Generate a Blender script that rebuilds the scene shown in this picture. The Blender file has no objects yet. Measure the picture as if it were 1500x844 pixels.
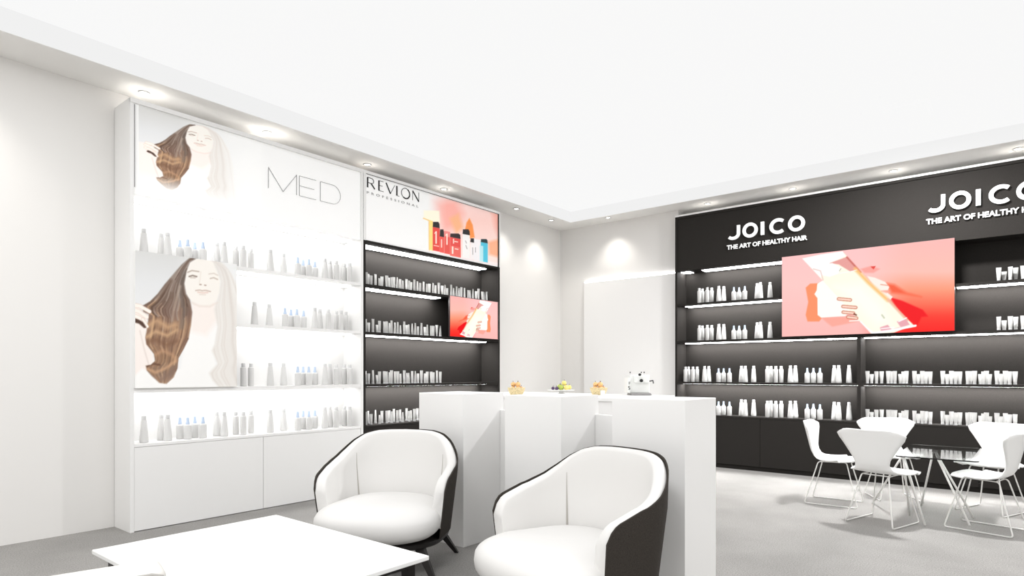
import bpy, bmesh, math, random
import numpy as np
from mathutils import Vector, Matrix
random.seed(7)
S = bpy.context.scene
C = S.collection
PI = math.pi

# ------------------------------------------------------------------ camera
F = 910.0; CX = 750.0; HY = 547.0; EYE = 1.27
YAW = math.atan(741 / 910.0)
cam = bpy.data.cameras.new('camera'); cam.sensor_width = 36.0; cam.lens = F / 1500 * 36.0
cam.shift_y = (HY - 422.0) / 1500.0; cam.clip_start = 0.05
co = bpy.data.objects.new('camera', cam); C.objects.link(co)
co.location = (0, 0, EYE); co.rotation_euler = (PI / 2, 0, YAW - PI / 2)
S.camera = co
S.view_settings.view_transform = 'Standard'; S.view_settings.look = 'None'
S.view_settings.gamma = 1.0; S.view_settings.use_curve_mapping = False
S.view_settings.exposure = 0.0

# ------------------------------------------------------------------ light
W = bpy.data.worlds.new('daylight'); S.world = W; W.use_nodes = True
bg = W.node_tree.nodes['Background']; bg.inputs[0].default_value = (1.0, 0.985, 0.96, 1); bg.inputs[1].default_value = 1.15
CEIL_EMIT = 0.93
FILL_PANEL_W = 60.0
SPOT_W = 32.0
LED_S = 31.0
LED_WHITE = 5.0
TV_S = 1.04
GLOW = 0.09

# ------------------------------------------------------------------ materials
def mat(name, col, rough=0.5, spec=0.5, metal=0.0, noise=None, bump=None, trans=0.0, emit=None, coat=0.0):
    m = bpy.data.materials.new(name); m.use_nodes = True
    nt = m.node_tree; b = nt.nodes['Principled BSDF']
    b.inputs['Base Color'].default_value = (*col, 1); b.inputs['Roughness'].default_value = rough
    b.inputs['Specular IOR Level'].default_value = spec; b.inputs['Metallic'].default_value = metal
    b.inputs['Transmission Weight'].default_value = trans; b.inputs['Coat Weight'].default_value = coat
    if noise:
        sc, amt = noise
        tc = nt.nodes.new('ShaderNodeTexCoord'); n = nt.nodes.new('ShaderNodeTexNoise')
        n.inputs['Scale'].default_value = sc; n.inputs['Detail'].default_value = 3
        nt.links.new(tc.outputs['Object'], n.inputs['Vector'])
        r = nt.nodes.new('ShaderNodeValToRGB')
        r.color_ramp.elements[0].position = 0.3; r.color_ramp.elements[1].position = 0.7
        r.color_ramp.elements[0].color = (*[c * (1 - amt) for c in col], 1)
        r.color_ramp.elements[1].color = (*[min(1, c * (1 + amt)) for c in col], 1)
        nt.links.new(n.outputs['Fac'], r.inputs['Fac']); nt.links.new(r.outputs['Color'], b.inputs['Base Color'])
    if bump:
        sc, st = bump
        tc = nt.nodes.new('ShaderNodeTexCoord'); n = nt.nodes.new('ShaderNodeTexNoise')
        n.inputs['Scale'].default_value = sc
        nt.links.new(tc.outputs['Object'], n.inputs['Vector'])
        bp = nt.nodes.new('ShaderNodeBump'); bp.inputs['Strength'].default_value = st; bp.inputs['Distance'].default_value = 0.004
        nt.links.new(n.outputs['Fac'], bp.inputs['Height']); nt.links.new(bp.outputs['Normal'], b.inputs['Normal'])
    if emit:
        b.inputs['Emission Color'].default_value = (*emit[0], 1); b.inputs['Emission Strength'].default_value = emit[1]
    return m

def attr_mat(name, emit=0.0, rough=0.5, glow=0.0):
    m = bpy.data.materials.new(name); m.use_nodes = True
    nt = m.node_tree; b = nt.nodes['Principled BSDF']; b.inputs['Roughness'].default_value = rough
    a = nt.nodes.new('ShaderNodeAttribute'); a.attribute_name = 'print'
    if emit > 0:
        b.inputs['Base Color'].default_value = (0.01, 0.01, 0.01, 1); b.inputs['Specular IOR Level'].default_value = 0.0
        nt.links.new(a.outputs['Color'], b.inputs['Emission Color']); b.inputs['Emission Strength'].default_value = emit
    else:
        nt.links.new(a.outputs['Color'], b.inputs['Base Color'])
        if glow: nt.links.new(a.outputs['Color'], b.inputs['Emission Color']); b.inputs['Emission Strength'].default_value = glow
    return m

M = {}
M['wall'] = mat('wall_paint', (0.75, 0.737, 0.718), 0.85, 0.2, bump=(60, 0.02))
M['ceiling'] = mat('ceiling_paint', (0.84, 0.83, 0.81), 0.9, 0.2)
M['ceiling_glow'] = mat('added_ceiling_glow', (0.02, 0.02, 0.02), 0.9, 0.0, emit=((1, 1, 0.998), CEIL_EMIT))  # even glow added to whiten the tray and help fill the room
M['fascia'] = mat('added_fascia_glow', (0.02, 0.02, 0.02), 0.9, 0.0, emit=((1, 1, 0.998), 0.86))  # glow added to brighten the tray's upright faces
M['white_lam'] = mat('white_laminate', (0.80, 0.795, 0.785), 0.35, 0.4)
M['header_glow'] = mat('white_header_glow', (0.93, 0.93, 0.925), 0.5, 0.3, emit=((0.95, 0.95, 0.945), GLOW))  # faint glow added to lift the white headers
M['counter'] = mat('white_solid_surface', (0.84, 0.835, 0.825), 0.35, 0.4)
M['black_lam'] = mat('dark_laminate', (0.025, 0.0228, 0.021), 0.7, 0.05, noise=(260, 0.35))
M['led'] = mat('led_strip', (1, 1, 1), 0.5, 0, emit=((1, 1, 1), LED_S))
M['led_w'] = mat('led_strip_soft', (1, 1, 1), 0.5, 0, emit=((1, 1, 1), LED_WHITE))
M['soffit_fill'] = mat('added_uplight', (1, 1, 1), 0.5, 0, emit=((1, 0.98, 0.96), 1.3))
M['lens'] = mat('downlight_lens', (1, 1, 1), 0.5, 0, emit=((1, 0.98, 0.94), 6.0))
M['leather'] = mat('white_leather', (0.71, 0.70, 0.685), 0.5, 0.3, bump=(14, 0.12))
M['seam'] = mat('seam_thread', (0.42, 0.40, 0.37), 0.8, 0.2)
M['cream'] = mat('warm_white_fabric', (0.64, 0.625, 0.595), 0.7, 0.2, bump=(30, 0.1))
M['seam_light'] = mat('pale_grey_piping', (0.36, 0.35, 0.33), 0.7, 0.2)
M['shell'] = mat('dark_taupe_felt', (0.042, 0.036, 0.031), 0.9, 0.15, noise=(300, 0.35))
M['darkwood'] = mat('dark_stained_wood', (0.012, 0.010, 0.009), 0.4, 0.4)
M['tabletop'] = mat('white_lacquer', (0.80, 0.80, 0.79), 0.25, 0.5)
M['plastic'] = mat('white_shell_plastic', (0.83, 0.83, 0.82), 0.35, 0.45)
M['wire'] = mat('white_steel_wire', (0.78, 0.77, 0.75), 0.35, 0.5, metal=0.2)
M['glass'] = mat('clear_glass', (0.93, 0.97, 0.95), 0.02, 0.5, trans=1.0)
M['bottle'] = mat('white_bottle', (0.62, 0.615, 0.605), 0.45, 0.3)
M['cap'] = mat('white_cap', (0.60, 0.60, 0.60), 0.4, 0.4)
M['blue'] = mat('pale_blue_cap', (0.50, 0.60, 0.76), 0.4, 0.4)
M['tube'] = mat('white_tube', (0.50, 0.495, 0.485), 0.5, 0.3)
M['sign_white'] = mat('white_sign', (0.9, 0.9, 0.9), 0.4, 0.3, emit=((1, 1, 1), 0.12))
M['ink'] = mat('black_ink', (0.012, 0.012, 0.012), 0.5, 0.2)
M['grey_ink'] = mat('grey_ink', (0.30, 0.30, 0.30), 0.5, 0.2)
M['bezel'] = mat('tv_bezel', (0.02, 0.012, 0.012), 0.4, 0.4)
M['wicker'] = mat('pale_wicker', (0.72, 0.60, 0.36), 0.8, 0.2, noise=(90, 0.25))
M['peach'] = mat('peach_skin', (0.90, 0.50, 0.22), 0.5, 0.3, noise=(25, 0.3))
M['pear'] = mat('yellow_pear', (0.85, 0.72, 0.25), 0.5, 0.3)
M['lime'] = mat('green_pear', (0.42, 0.50, 0.10), 0.5, 0.3)
M['plum'] = mat('dark_plum', (0.09, 0.05, 0.12), 0.4, 0.4)
M['stem'] = mat('brown_stem', (0.10, 0.04, 0.015), 0.8, 0.1)
M['porcelain'] = mat('white_porcelain', (0.85, 0.85, 0.84), 0.2, 0.5)
M['machine'] = mat('white_enamel', (0.80, 0.81, 0.79), 0.3, 0.5)
M['knob'] = mat('black_plastic', (0.015, 0.015, 0.015), 0.4, 0.4)
M['tray'] = mat('grey_steel', (0.35, 0.34, 0.34), 0.35, 0.5, metal=0.5)

def carpet():
    m = bpy.data.materials.new('light_grey_carpet'); m.use_nodes = True
    nt = m.node_tree; b = nt.nodes['Principled BSDF']; b.inputs['Roughness'].default_value = 0.95
    b.inputs['Specular IOR Level'].default_value = 0.1
    tc = nt.nodes.new('ShaderNodeTexCoord')
    n1 = nt.nodes.new('ShaderNodeTexNoise'); n1.inputs['Scale'].default_value = 2.2; n1.inputs['Detail'].default_value = 6
    n2 = nt.nodes.new('ShaderNodeTexNoise'); n2.inputs['Scale'].default_value = 120; n2.inputs['Detail'].default_value = 2
    for n in (n1, n2): nt.links.new(tc.outputs['Object'], n.inputs['Vector'])
    r1 = nt.nodes.new('ShaderNodeValToRGB'); r1.color_ramp.elements[0].color = (0.30, 0.292, 0.28, 1); r1.color_ramp.elements[1].color = (0.345, 0.335, 0.322, 1)
    r1.color_ramp.elements[0].position = 0.35; r1.color_ramp.elements[1].position = 0.65
    r2 = nt.nodes.new('ShaderNodeValToRGB'); r2.color_ramp.elements[0].color = (0.72, 0.72, 0.72, 1); r2.color_ramp.elements[1].color = (1, 1, 1, 1)
    r2.color_ramp.elements[0].position = 0.35; r2.color_ramp.elements[1].position = 0.6
    nt.links.new(n1.outputs['Fac'], r1.inputs['Fac']); nt.links.new(n2.outputs['Fac'], r2.inputs['Fac'])
    mx = nt.nodes.new('ShaderNodeMixRGB'); mx.blend_type = 'MULTIPLY'; mx.inputs['Fac'].default_value = 1
    nt.links.new(r1.outputs['Color'], mx.inputs[1]); nt.links.new(r2.outputs['Color'], mx.inputs[2])
    nt.links.new(mx.outputs['Color'], b.inputs['Base Color'])
    bp = nt.nodes.new('ShaderNodeBump'); bp.inputs['Strength'].default_value = 0.3; bp.inputs['Distance'].default_value = 0.004
    nt.links.new(n2.outputs['Fac'], bp.inputs['Height']); nt.links.new(bp.outputs['Normal'], b.inputs['Normal'])
    return m
M['carpet'] = carpet()

# ------------------------------------------------------------------ mesh helpers
class MB:
    def __init__(s): s.v = []; s.f = []
    def add(s, vs, fs):
        o = len(s.v); s.v += [tuple(p) for p in vs]; s.f += [tuple(i + o for i in f) for f in fs]; return s
    def box(s, x0, x1, y0, y1, z0, z1):
        vs = [(x, y, z) for z in (z0, z1) for y in (y0, y1) for x in (x0, x1)]
        return s.add(vs, [(0, 2, 3, 1), (4, 5, 7, 6), (0, 1, 5, 4), (2, 6, 7, 3), (0, 4, 6, 2), (1, 3, 7, 5)])
    def hexa(s, b, t):
        return s.add(list(b) + list(t), [(3, 2, 1, 0), (4, 5, 6, 7), (0, 1, 5, 4), (1, 2, 6, 5), (2, 3, 7, 6), (3, 0, 4, 7)])
    def tube(s, pts, r, n=8, closed=False, rr=None):
        pts = [Vector(p) for p in pts]; k = len(pts); rings = []
        up = Vector((0, 0, 1)); prevn = None
        for i, p in enumerate(pts):
            if closed: d = (pts[(i + 1) % k] - pts[i - 1])
            else: d = pts[min(i + 1, k - 1)] - pts[max(i - 1, 0)]
            d.normalize()
            if prevn is None:
                a = up if abs(d.dot(up)) < 0.95 else Vector((1, 0, 0)); nn = (a - d * a.dot(d)).normalized()
            else: nn = (prevn - d * prevn.dot(d)).normalized()
            prevn = nn; bb = d.cross(nn)
            q = rr[i] if rr else r
            rings.append([p + (nn * math.cos(t) + bb * math.sin(t)) * q for t in [2 * PI * j / n for j in range(n)]])
        vs = [q for ring in rings for q in ring]; fs = []
        m = k if closed else k - 1
        for i in range(m):
            i2 = (i + 1) % k
            for j in range(n):
                j2 = (j + 1) % n; fs.append((i * n + j, i * n + j2, i2 * n + j2, i2 * n + j))
        if not closed: fs += [tuple(reversed(range(n))), tuple(range((k - 1) * n, k * n))]
        return s.add(vs, fs)
    def lathe(s, prof, n=20, c=(0, 0, 0), sx=1, sy=1):
        vs = []; fs = []
        for r, z in prof:
            for j in range(n):
                t = 2 * PI * j / n; vs.append((c[0] + r * math.cos(t) * sx, c[1] + r * math.sin(t) * sy, c[2] + z))
        for i in range(len(prof) - 1):
            for j in range(n):
                j2 = (j + 1) % n; fs.append((i * n + j, i * n + j2, (i + 1) * n + j2, (i + 1) * n + j))
        fs += [tuple(reversed(range(n))), tuple(range((len(prof) - 1) * n, len(prof) * n))]
        return s.add(vs, fs)
    def grid(s, rows, wrap=False):
        n = len(rows[0]); vs = [p for r in rows for p in r]; fs = []
        for i in range(len(rows) - 1):
            for j in range(n if wrap else n - 1):
                j2 = (j + 1) % n; fs.append((i * n + j, i * n + j2, (i + 1) * n + j2, (i + 1) * n + j))
        return s.add(vs, fs)
    def mesh(s, name):
        m = bpy.data.meshes.new(name); m.from_pydata(s.v, [], s.f); m.validate(); m.update()
        b = bmesh.new(); b.from_mesh(m); bmesh.ops.recalc_face_normals(b, faces=b.faces); b.to_mesh(m); b.free()
        return m
    def build(s, name, mt, parent=None, smooth=False, bevel=0.0, sub=0, solid=0.0, auto=None):
        me = s.mesh(name); me.materials.append(mt)
        o = bpy.data.objects.new(name, me); C.objects.link(o)
        if parent: o.parent = parent
        if smooth:
            for p in me.polygons: p.use_smooth = True
            if auto: me.set_sharp_from_angle(angle=math.radians(auto))
        if solid: d = o.modifiers.new('solid', 'SOLIDIFY'); d.thickness = solid; d.offset = 0
        if bevel:
            d = o.modifiers.new('bevel', 'BEVEL'); d.width = bevel; d.segments = 2; d.limit_method = 'ANGLE'
        if sub: d = o.modifiers.new('sub', 'SUBSURF'); d.levels = sub; d.render_levels = sub
        return o

def tag(o, label=None, cat=None, group=None, kind=None):
    if label: o['label'] = label
    if cat: o['category'] = cat
    if group: o['group'] = group
    if kind: o['kind'] = kind
    return o
def empty(name, loc=(0, 0, 0), rz=0.0):
    o = bpy.data.objects.new(name, None); o.empty_display_size = 0.1; C.objects.link(o)
    o.location = loc; o.rotation_euler = (0, 0, rz); return o
def struct(name, mb, mt, **k): return tag(mb.build(name, mt, **k), kind='structure')
def copy_tree(o, parent=None):
    c = o.copy(); C.objects.link(c); c.parent = parent
    for ch in list(o.children): copy_tree(ch, c)
    return c
def box(*a): return MB().box(*a)
ORD = ['first', 'second', 'third', 'fourth', 'fifth', 'sixth', 'seventh', 'eighth', 'ninth', 'tenth', 'eleventh', 'twelfth', 'thirteenth', 'fourteenth', 'fifteenth', 'sixteenth', 'seventeenth', 'eighteenth', 'nineteenth', 'twentieth'] 
TENS = {2: 'twenty', 3: 'thirty', 4: 'forty'}
def ordinal(i):
    if i < 20: return ORD[i]
    n = i + 1; t, u = divmod(n, 10)
    return {2: 'twentieth', 3: 'thirtieth', 4: 'fortieth'}[t] if u == 0 else TENS[t] + '-' + ORD[u - 1]

# ------------------------------------------------------------------ room shell
YF = 5.468; XF = 8.238          # front planes of the two display runs
YW = 5.80; XW = 8.38; XB = 8.62
ZS = 3.60; ZC = 3.765
struct('floor', box(-4.0, XB + 0.15, -4.5, YW + 0.15, -0.06, 0.0), M['carpet'])
struct('wall_left', box(-4.0, XW + 0.4, YW, YW + 0.15, 0.0, 4.0), M['wall'])
struct('wall_back', MB().box(XW, XB + 0.15, 3.760, YW, 0, ZS).box(XB, XB + 0.15, -4.5, 3.760, 0, 4.0), M['wall'])
# lowered border of the ceiling and the raised tray inside it
struct('ceiling_border', MB().box(-4.0, XB, 5.36, YW, ZS, ZC + 0.1).box(8.02, XB, -4.5, 5.36, ZS, ZC + 0.1), M['ceiling']).name = 'trim_1'
struct('ceiling', box(-4.0, 8.02, -4.5, 5.36, ZC, ZC + 0.1), M['ceiling_glow'])
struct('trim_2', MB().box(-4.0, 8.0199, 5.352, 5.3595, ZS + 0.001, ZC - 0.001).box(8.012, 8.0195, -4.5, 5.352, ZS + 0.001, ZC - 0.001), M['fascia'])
# raised white wall panel beside the corner, lit along its top
wp = empty('wall_panel', (XW, 4.54, 0)); tag(wp, 'large plain white wall panel with glowing top edge behind the coffee counter', 'wall panel')
box(-0.03, -0.001, -0.775, 0.79, 0.02, 2.70).build('panel', M['counter'], wp, bevel=0.004)
box(-0.028, -0.004, -0.765, 0.78, 2.702, 2.716).build('light_strip', M['led_w'], wp)

# fill light panels added flush with the tray to brighten the room (behind and above the seating groups)
for i, (x, y, w, lb) in enumerate(((6.95, 0.8, 0.30, 'added square fill light panel in the ceiling above the glass table'),
                                   (2.3, 2.9, 1.2, 'added square fill light panel in the ceiling above the lounge armchairs'),
                                   (3.6, -1.6, 1.3, 'added square ceiling fill light panel nearest the open side of the room'),
                                   (0.0, 4.1, 1.3, 'added square ceiling fill light panel over the floor by the plain wall'),
                                   (-1.0, 0.6, 1.3, 'added square ceiling fill light panel over the open entrance'))):
    e = empty('added_fill_panel', (x, y, ZC)); tag(e, lb, 'ceiling light', 'added fill light panels')
    box(-w / 2 - 0.02, w / 2 + 0.02, -w / 2 - 0.02, w / 2 + 0.02, -0.012, -0.001).build('frame', M['ceiling_glow'], e)
    L = bpy.data.lights.new('fill_light', 'AREA'); L.shape = 'SQUARE'; L.size = w; L.energy = FILL_PANEL_W * (2.7, 0.2, 0.5, 0.6, 2.1)[i]
    lo = bpy.data.objects.new('fill_light', L); C.objects.link(lo); lo.parent = e; lo.location = (0, 0, -0.016)

# downlights in the border
dl_spots = [(2.07, 5.62), (3.16, 5.62), (4.35, 5.62), (5.54, 5.62), (6.85, 5.50), (7.7, 5.50), (8.11, 4.75), (8.30, 3.30), (8.30, 2.2), (8.30, 1.11), (8.30, 0.0), (0.8, 5.50), (-0.4, 5.50)]
dl_names = ['above the lady picture header', 'above the large thin lettering', 'above the seam between white and dark units', 'above the product picture header',
            'over the bare wall right of the dark unit', 'in the border nearest the corner', 'over the white wall panel', 'over the left end of the wide dark unit',
            'over the first brand sign of the wide dark unit', 'over the wide red screen', 'over the second brand sign', 'over the plain wall left of the white unit', 'over the far end of the plain wall']
for (x, y), nm in zip(dl_spots, dl_names):
    e = empty('downlight', (x, y, ZS)); tag(e, 'small round recessed downlight ' + nm, 'downlight', 'recessed downlights in the ceiling border')
    MB().lathe([(0.030, -0.002), (0.046, -0.002), (0.048, -0.007), (0.044, -0.010), (0.032, -0.009), (0.030, -0.002)], 24).build('trim_ring', M['cap'], e, smooth=True)
    MB().lathe([(0.001, -0.001), (0.030, -0.001), (0.030, -0.004), (0.001, -0.004)], 20).build('lens', M['lens'], e)
    L = bpy.data.lights.new('spot', 'SPOT'); L.energy = SPOT_W * (2.6 if y > 5.6 else 1.2 if x > 8.2 else 1.0); L.spot_size = math.radians(105); L.spot_blend = 1.0; L.shadow_soft_size = 0.03; L.color = (1, 0.96, 0.9)
    lo = bpy.data.objects.new('spot', L); C.objects.link(lo); lo.parent = e; lo.location = (0, 0, -0.02)

# ------------------------------------------------------------------ printed pictures
def fpoly(P, poly, soft):
    x, y = P; n = len(poly); ins = np.zeros(x.shape, bool); d = np.full(x.shape, 1e9)
    for i in range(n):
        x0, y0 = poly[i]; x1, y1 = poly[(i + 1) % n]
        if y0 != y1:
            c = ((y0 > y) != (y1 > y)) & (x < (x1 - x0) * (y - y0) / (y1 - y0) + x0); ins ^= c
        dx, dy = x1 - x0, y1 - y0; t = np.clip(((x - x0) * dx + (y - y0) * dy) / (dx * dx + dy * dy + 1e-9), 0, 1)
        d = np.minimum(d, np.hypot(x - x0 - t * dx, y - y0 - t * dy))
    s = np.where(ins, d, -d)
    return np.clip(s / soft + 0.5, 0, 1)
def fstroke(P, pts, w, soft):
    x, y = P; d = np.full(x.shape, 1e9)
    for i in range(len(pts) - 1):
        x0, y0 = pts[i]; x1, y1 = pts[i + 1]; dx, dy = x1 - x0, y1 - y0
        t = np.clip(((x - x0) * dx + (y - y0) * dy) / (dx * dx + dy * dy + 1e-9), 0, 1)
        d = np.minimum(d, np.hypot(x - x0 - t * dx, y - y0 - t * dy))
    return np.clip((w / 2 - d) / soft + 0.5, 0, 1)
def hexc(h): return np.array([int(h[i:i + 2], 16) / 255 for i in (0, 2, 4)])
def over(col, a, c):
    c = hexc(c) if isinstance(c, str) else np.asarray(c)
    return col * (1 - a[..., None]) + c * a[..., None]
def ramp(t, stops):
    t = np.clip(t, 0, 1); xs = [s[0] for s in stops]; cs = np.array([hexc(s[1]) for s in stops])
    return np.stack([np.interp(t, xs, cs[:, k]) for k in range(3)], -1)
def resample(pts, n):
    p = np.array(pts, float); s = np.concatenate([[0], np.cumsum(np.hypot(*np.diff(p, axis=0).T))]); s /= s[-1]
    q = np.linspace(0, 1, n); return np.stack([np.interp(q, s, p[:, 0]), np.interp(q, s, p[:, 1])], -1)

def paint_lady(x, y):
    """portrait of a long haired woman; picture units as on the large panel (196..345 by 367..572)"""
    P = (x, y); rng = random.Random(5)
    col = ramp((y - 365) / 200, [(0, 'D9D9D7'), (0.25, 'E4E5E6'), (0.6, 'EEEEEE'), (1, 'F7F7F6')])
    fade = np.clip((x - 255) / 60, 0, 1) * 0.75
    col = over(col, fade, 'F8F8F7')
    # arm and shoulder
    col = over(col, fpoly(P, [(150, 452), (200, 447), (214, 470), (212, 500), (222, 520), (226, 560), (150, 600)], 5), 'FBF1EB')
    col = over(col, fstroke(P, [(203, 485), (210, 515), (216, 535)], 2, 2), 'E9DDD6')
    col = over(col, fpoly(P, [(140, 560), (196, 550), (206, 540), (222, 546), (235, 560), (262, 540), (268, 505), (279, 470), (282, 450), (312, 450), (317, 480), (313, 510), (312, 520), (322, 600), (140, 620)], 4), 'FCFBF9')
    col = over(col, fpoly(P, [(278, 440), (314, 440), (317, 470), (300, 492), (276, 486)], 10), 'FBF2EC')
    # pale hair on the far side
    rh = [(286, 378), (298, 376), (312, 380), (326, 388), (338, 404), (350, 430), (358, 470), (360, 520), (368, 560), (355, 600), (322, 571), (309.7, 558), (304, 547), (316.8, 533), (308, 514), (313, 505), (317, 479), (311.5, 454), (317, 438), (321.7, 413), (315.5, 398), (306, 386)]
    a = fpoly(P, rh, 4) * np.interp(x, [300, 318, 345, 375], [0.95, 0.9, 0.75, 0.1])
    col = over(col, a, 'EBE6E0')
    R0 = resample([(296, 378), (316, 388), (322, 415), (314, 450), (317, 480), (310, 512), (318, 535), (306, 550), (320, 568)], 26)
    R1 = resample([(306, 377), (334, 396), (350, 440), (356, 500), (362, 560)], 26)
    for i in range(26):
        t = rng.random(); cv = R0 * (1 - t) + R1 * t
        col = over(col, fstroke(P, [tuple(q) for q in cv], rng.uniform(1, 2.4), 2) * a * 0.5, rng.choice(['DDD5CE', 'F4F1ED', 'D8CFC7', 'EFEAE5']))
    # face
    face = [(286, 379), (300, 379), (310, 385), (315.5, 398), (320.5, 413), (319, 430), (315, 441), (306, 447), (296, 448), (283, 444), (273, 436), (268, 422), (267, 408), (271, 395), (276, 385)]
    col = over(col, fpoly(P, face, 2.5), 'FAF5EE')
    col = over(col, fstroke(P, [(279, 444), (290, 449), (305, 449.5), (316, 444)], 2.2, 3) * 0.7, 'E9DDD3')
    for pts, w, c, al in (([(273, 399.5), (279, 397), (289, 398.5)], 1.8, 'B5A395', .8), ([(275, 405.6), (280, 404.2), (286, 405.8)], 2.0, '7E6A5C', .85), ([(277, 407.4), (284, 407.6)], 1.2, 'A59184', .6),
                          ([(304, 402), (311, 401), (317, 404)], 1.6, 'D8CCC1', .8), ([(306, 408.5), (311, 407.4), (316.5, 410)], 1.8, 'C2B2A5', .8), ([(290.6, 417.3), (292.4, 417.6)], 1.6, 'A5897A', .9), ([(297.6, 418.3), (299.4, 418.6)], 1.6, 'A5897A', .9),
                          ([(292, 399), (291, 409), (290, 415)], 1.6, 'EFE6DD', .8), ([(284.5, 426.2), (290, 425.4), (294, 426.4), (299, 425.8), (306, 427.6)], 1.5, 'C5AB9E', .9), ([(288, 428.6), (295, 429.6), (302, 429)], 2.6, 'EBD3C8', .8), ([(290, 432), (299, 432.4)], 1.3, 'DFCFC4', .7)):
        col = over(col, fstroke(P, pts, w, 1.4) * al, c)
    # main fall of hair
    Lb = [(286, 377.5), (276, 378), (264, 388), (252, 402), (240, 416), (229, 431), (218, 442), (206, 449), (208, 457), (216, 461), (213.8, 478), (211, 495), (212.5, 505), (219, 513), (223.5, 519), (225, 529), (219, 535), (211.5, 536), (213, 543), (220, 551), (231, 561)]
    Rb = [(287, 378.5), (276, 385), (271, 398), (267.8, 416), (270.5, 431), (276, 440), (279.5, 458), (277.7, 476), (274, 497), (267, 511), (259, 525), (257.5, 540), (252, 553), (242, 562.5)]
    hair = Lb + Rb[::-1]
    ha = fpoly(P, hair, 2.2)
    t = np.clip((y - 378) / 185, 0, 1)
    base = ramp(t, [(0, 'A79E97'), (0.15, '93867D'), (0.32, '7C6658'), (0.45, '84685A'), (0.55, 'A98466'), (0.66, '92705A'), (0.8, '9B7B60'), (0.92, '8B7160'), (1, 'A98A74')])
    lf = np.clip((262 - x) / 45, 0, 1) * np.clip(1 - np.abs(y - 450) / 60, 0, 1)
    base = base * (1 - lf[..., None] * 0.35) + hexc('5E3F2E') * lf[..., None] * 0.35
    col = col * (1 - ha[..., None]) + base * ha[..., None]
    LL = resample(Lb, 44); RR = resample(Rb, 44)
    wav = np.sin(np.linspace(0, 9, 44))
    cols_up = ['6B5548', 'A8988C', '5B4232', '8C766A', 'B7A79B', '4C3426']; cols_lo = ['6B4A35', 'C8A07A', '8A6549', 'DDBB96', '5E4030', 'B48A66', '9A7A66']
    for i in range(78):
        tt = (i + rng.random()) / 78; w = rng.uniform(0.8, 2.6); a0 = rng.uniform(0.25, 0.75)
        cv = LL * (1 - tt) + RR * tt; cv = cv + np.stack([wav * rng.uniform(-1.5, 1.5), wav * 0], -1)
        k0 = rng.randint(0, 30); k1 = min(43, k0 + rng.randint(8, 18)); seg = [tuple(q) for q in cv[k0:k1 + 1]]
        col = over(col, fstroke(P, seg, w, 1.8) * ha * a0, rng.choice(cols_up if (k0 + k1) / 2 < 20 else cols_lo))
    for pts, w, c, al in (([(216, 477), (228, 470), (244, 480), (254, 476)], 7, 'CDA47C', .75), ([(213, 494), (226, 486), (243, 492), (256, 484)], 5, 'D8B086', .7), ([(212, 502), (226, 498), (242, 506), (256, 500)], 6, '7C563C', .6),
                          ([(226, 520), (236, 514), (250, 520), (256, 528)], 5, 'C79A76', .6), ([(214, 541), (226, 546), (240, 540), (254, 530)], 4, 'D2A680', .75), ([(213, 537), (222, 533), (232, 535)], 2.5, '5D3A28', .8), ([(236, 556), (246, 548), (254, 540)], 7, '84695A', .7),
                          ([(268, 400), (262, 430), (268, 455), (264, 480)], 6, '6E655E', .55), ([(256, 396), (242, 420), (226, 440)], 4, 'B5A598', .5), ([(262, 420), (254, 445), (250, 470)], 3.5, 'BDA998', .55), ([(248, 412), (232, 440), (222, 452)], 5, '5F4435', .55)):
        col = over(col, fstroke(P, pts, w, w * 0.9) * ha * al, c)
    # fingers
    col = over(col, fstroke(P, [(196, 470), (203, 472), (210, 478)], 6, 2), '4A2E20')
    for pts, w in (([(192, 447), (203, 449), (217, 457)], 5), ([(190, 453), (202, 457), (213, 465)], 5), ([(190, 461), (200, 465), (207, 469)], 4.6), ([(207, 468), (214, 479)], 3.4)):
        col = over(col, fstroke(P, pts, w + 1.2, 1.5) * 0.5, 'C9A68F'); col = over(col, fstroke(P, pts, w, 1.5), 'FDF4EC')
    return col

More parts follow.
